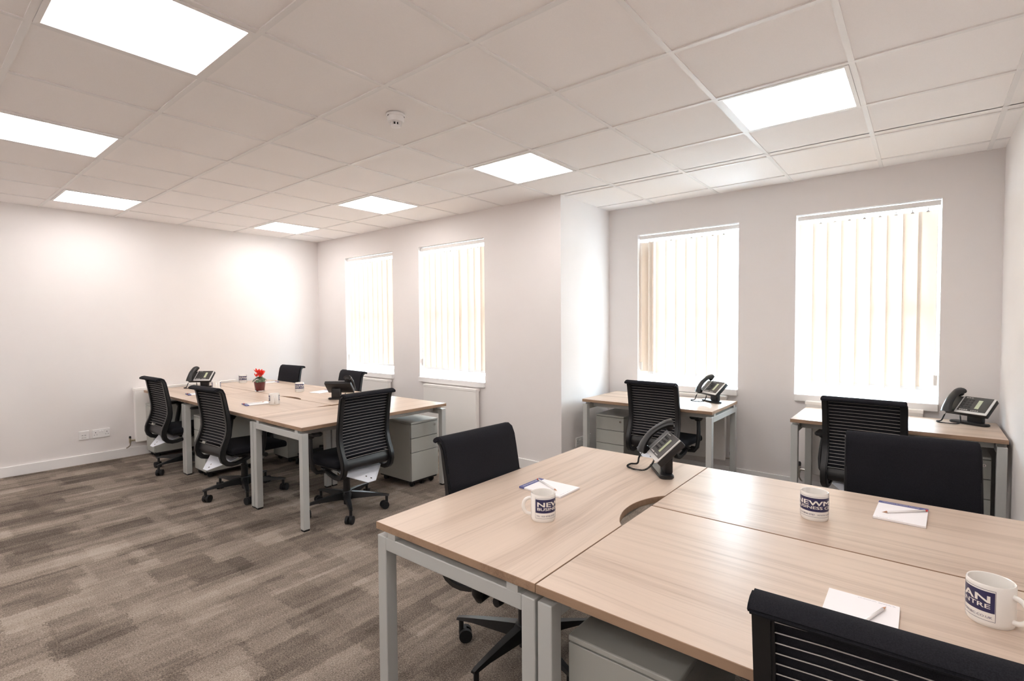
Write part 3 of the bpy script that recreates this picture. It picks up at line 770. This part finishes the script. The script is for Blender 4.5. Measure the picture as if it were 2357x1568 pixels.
pencil('white pencil on the notepad behind the near end desk mug', (5.716, .735), (5.56, .812), TZ+.0084)
pencil('white pencil across the notepad in front of the large black chair back', (6.765, 1.255), (6.893, 1.372), TZ+.0084)
pencil('white pencil on the foreground notepad by the bottom right chair', (6.812, .515), (6.757, .352), TZ+.0084)
pencil('white pencil on the notepad left of the middle far-bench chair', (1.13, 1.09), (1.10, .93), TZ+.0084)
pencil('white pencil on the notepad left of the mug whose handle is towards us', (2.30, 1.14), (2.262, .98), TZ+.0084)
pencil('white pencil on the notepad behind the red flowers', (.675, 1.86), (.70, 2.02), TZ+.0084)

# ------------------------------------------------------------------ desk phones
def ph_tilt(bm, tilt, cz, cy=0):
    m = Matrix.Rotation(tilt, 3, 'X')
    for v in bm.verts: v.co = m @ v.co + Vector((0, cy, cz))
    return bm
phone0 = None
def phone(label, x, y, rz):
    """front (user side) towards local -y"""
    global phone0
    if phone0: return dup(phone0, (x, y, TZ), rz, label)
    t = phone0 = thing('desk_phone', label, 'phone', (x, y, TZ), rz, 'black desk phones with silver bezel')
    tl = R(43.2); cz, cy = .130, 0
    T = lambda bm: ph_tilt(bm, tl, cz, cy)
    bm = B(); prism(bm, rrect(-.105, .115, -.034, .034, .026, 5), 0, .016, .004, seg=2); obj('foot', bm, M_blk2, t, smooth=True)
    bm = B(); box(bm, -.010, .078, -.004, .034, .014, .105, .008, 2); obj('stand', bm, M_blk, t, smooth=True)
    # body: local plate x -.115..+.125, y (slope) -.075..+.075
    bm = T((lambda b: (box(b, -.118, .127, -.072, .072, -.034, -.004, .005, 2), b)[1])(B())); obj('body', bm, M_blk, t, smooth=True)
    bm = T((lambda b: (prism(b, rrect(-.0575, .1275, -.073, .071, .005, 3), -.004, .001, .0015), b)[1])(B())); obj('silver_bezel', bm, M_silver, t)
    bm = T((lambda b: (box(b, -.048, .114, -.055, .070, .001, .0022), b)[1])(B())); fp = obj('face_panel', bm, M_panel, t)
    bm = T((lambda b: (box(b, .042, .066, -.030, .045, .0022, .0034, .0006), b)[1])(B())); obj('display', bm, M_lcd, fp)
    km = None
    for r_ in range(4):
        for c_ in range(3):
            b = B(); xx = -.030+c_*.020; yy = .040-r_*.020; prism(b, rrect(xx-.007, xx+.007, yy-.0055, yy+.0055, .004, 3), .0022, .0048, .0008); T(b); obj('key', b, M_key, fp)
    b = B()
    for c_ in range(4): box(b, -.036+c_*.013, -.027+c_*.013, -.050, -.044, .0022, .0032)
    for c_ in range(4): box(b, .030+c_*.012, .037+c_*.012, -.050, -.045, .0022, .0030)
    for c_ in range(3): box(b, -.036+c_*.014, -.026+c_*.014, .058, .062, .0022, .0026)
    T(b); obj('function_keys', b, M_keyw, fp)
    # handset on the left side, lying up the slope
    b = B(); N = 13; P = []; rr = []
    for k in range(N):
        u = -1+2*k/(N-1); P.append((-.090, u*.098+.010, .014+.030*(1-u*u)**.7-.004*abs(u))); rr.append(.0150+.0065*abs(u)**3)
    tube(b, P, rr, 12, sx=1.65, up=(0, 0, 1)); T(b); hs = obj('handset', b, M_blk2, t, smooth=True)
    for u in (-1, 1):
        b = B(); lathe(b, [(0, -.006), (.020, -.006), (.022, .004), (.021, .018), (0, .018)], 16, c=(-.090, u*.080+.010)); T(b); obj('ear_cup', b, M_blk, hs, smooth=True)
    # coiled cord from the handset foot down to the table and back to the body
    m3 = Matrix.Rotation(tl, 3, 'X'); s = m3 @ Vector((-.090, -.086, .006)) + Vector((0, cy, cz))
    ctl = [s, Vector((-.098, -.082, .045)), Vector((-.110, -.088, .012)), Vector((-.118, -.118, .007)), Vector((-.075, -.142, .007)), Vector((-.022, -.118, .007)), Vector((-.010, -.070, .010)), Vector((-.030, -.030, .040)), Vector((-.045, -.020, .085))]
    def cr(p0, p1, p2, p3, u): return .5*((2*p1)+(-p0+p2)*u+(2*p0-5*p1+4*p2-p3)*u*u+(-p0+3*p1-3*p2+p3)*u**3)
    path = []
    for i in range(len(ctl)-1):
        p0 = ctl[max(i-1, 0)]; p3 = ctl[min(i+2, len(ctl)-1)]
        for k in range(14): path.append(cr(p0, ctl[i], ctl[i+1], p3, k/14))
    path.append(ctl[-1])
    b = B(); n = len(path); coil = []
    for i, p in enumerate(path):
        tg = (path[min(i+1, n-1)]-path[max(i-1, 0)]).normalized(); a1 = tg.cross(Vector((0, 0, 1))); a1 = a1.normalized() if a1.length > .01 else Vector((1, 0, 0)); a2 = a1.cross(tg)
        amp = 0 if i < 10 or i > n-12 else .0035
        for q in range(4):
            ph = (i*4+q)*PI/2*.9; coil.append(p+tg*q*.0006+amp*(math.cos(ph)*a1+math.sin(ph)*a2))
    for c_ in coil:
        if c_.z < .0020: c_.z = .0020
    tube(b, coil, .0016, 5); obj('coiled_cord', b, M_rubber, t, smooth=True)
    return t
phone('black desk phone on the near bench, turned towards the left chair', 5.932, 1.279, R(-53.4))
phone('black desk phone on the small desk next to the wall pier', 5.436, 3.551, R(-36.5))
phone('black desk phone on the small desk by the right wall', 7.113, 3.592, R(-33.4))
phone('black desk phone at the left end of the far bench by the left wall', .509, 1.260, R(39.6))
phone('black desk phone seen from behind on the far bench', 2.640, 1.690, R(217))

# ------------------------------------------------------------------ potted cyclamen
t = thing('potted_plant', 'small red-flowered plant in a dark red glass pot on the far bench', 'plant', (1.423, 1.500, TZ))
bm = B(); lathe(bm, [(0, .010), (.044, .010), (.046, .014), (.058, .104), (.055, .104), (.045, .090), (0, .090)], 28); obj('pot', bm, M_pot, t, smooth=True)
bm = B(); lathe(bm, [(0, 0), (.044, 0), (.047, .004), (.047, .012), (0, .012)], 28); obj('glass_base', bm, M_glassb, t, smooth=True)
bm = B(); lathe(bm, [(0, .094), (.050, .092)], 16); obj('soil', bm, M_soil, t)
rnd = random.Random(3)
for k in range(24):
    a = rnd.uniform(0, 2*PI); rr = rnd.uniform(.015, .062); z = .112+.045*(1-rr/.065)+rnd.uniform(-.006, .010); s = rnd.uniform(.018, .026); tilt = R(rnd.uniform(15, 60)) * (rr/.06+.2)
    bm = B(); ring = []
    for q in range(12):
        b_ = 2*PI*q/12; rad = s*(1-.30*max(0, math.cos(b_))**6+.12*math.cos(2*b_)); ring.append(bm.verts.new((rad*math.cos(b_), rad*math.sin(b_), -.25*s*(math.cos(b_)**2))))
    c_ = bm.verts.new((0, 0, .12*s))
    for q in range(12): bm.faces.new((ring[q], ring[(q+1) % 12], c_))
    m = Matrix.Rotation(a, 3, 'Z') @ Matrix.Rotation(tilt, 3, 'Y')
    for v in bm.verts: v.co = m @ v.co + Vector((rr*math.cos(a), rr*math.sin(a), z))
    obj('leaf', bm, M_leaf, t, smooth=True)
for k in range(11):
    a = 2*PI*k/11*2.4+rnd.uniform(-.3, .3); rr = rnd.uniform(.006, .046); z = .176+rnd.uniform(-.018, .028); top = Vector((rr*math.cos(a), rr*math.sin(a), z))
    bm = B(); tube(bm, [(top.x*.3, top.y*.3, .095), (top.x*.7, top.y*.7, .145), top], .0013, 6); st = obj('flower_stem', bm, M_stem, t)
    bm = B(); lean = Matrix.Rotation(rnd.uniform(-.5, .5), 3, 'X') @ Matrix.Rotation(rnd.uniform(-.5, .5), 3, 'Y')
    for q in range(5):
        b_ = 2*PI*q/5+a+rnd.uniform(-.25, .25); d = Vector((math.cos(b_), math.sin(b_), 0)); sd = Vector((-d.y, d.x, 0)); rows = []; hh = rnd.uniform(.75, 1.15); sp = rnd.uniform(.7, 1.6)
        for f_, wv, o_, zz in ((0, .003, .002, -.004), (.4, .009, .009*sp, .006), (.75, .0095, .016*sp, .018), (1, .003, .021*sp, .028)):
            rows.append([bm.verts.new(top+lean @ (d*(o_+(.003 if s_ == 0 else 0))+sd*s_*wv+Vector((0, 0, zz*hh+s_*q*.0006)))) for s_ in (-1, 0, 1)])
        for A, C in zip(rows, rows[1:]):
            for i in range(2): bm.faces.new((A[i], A[i+1], C[i+1], C[i]))
    obj('flower', bm, M_petal, t, smooth=True)
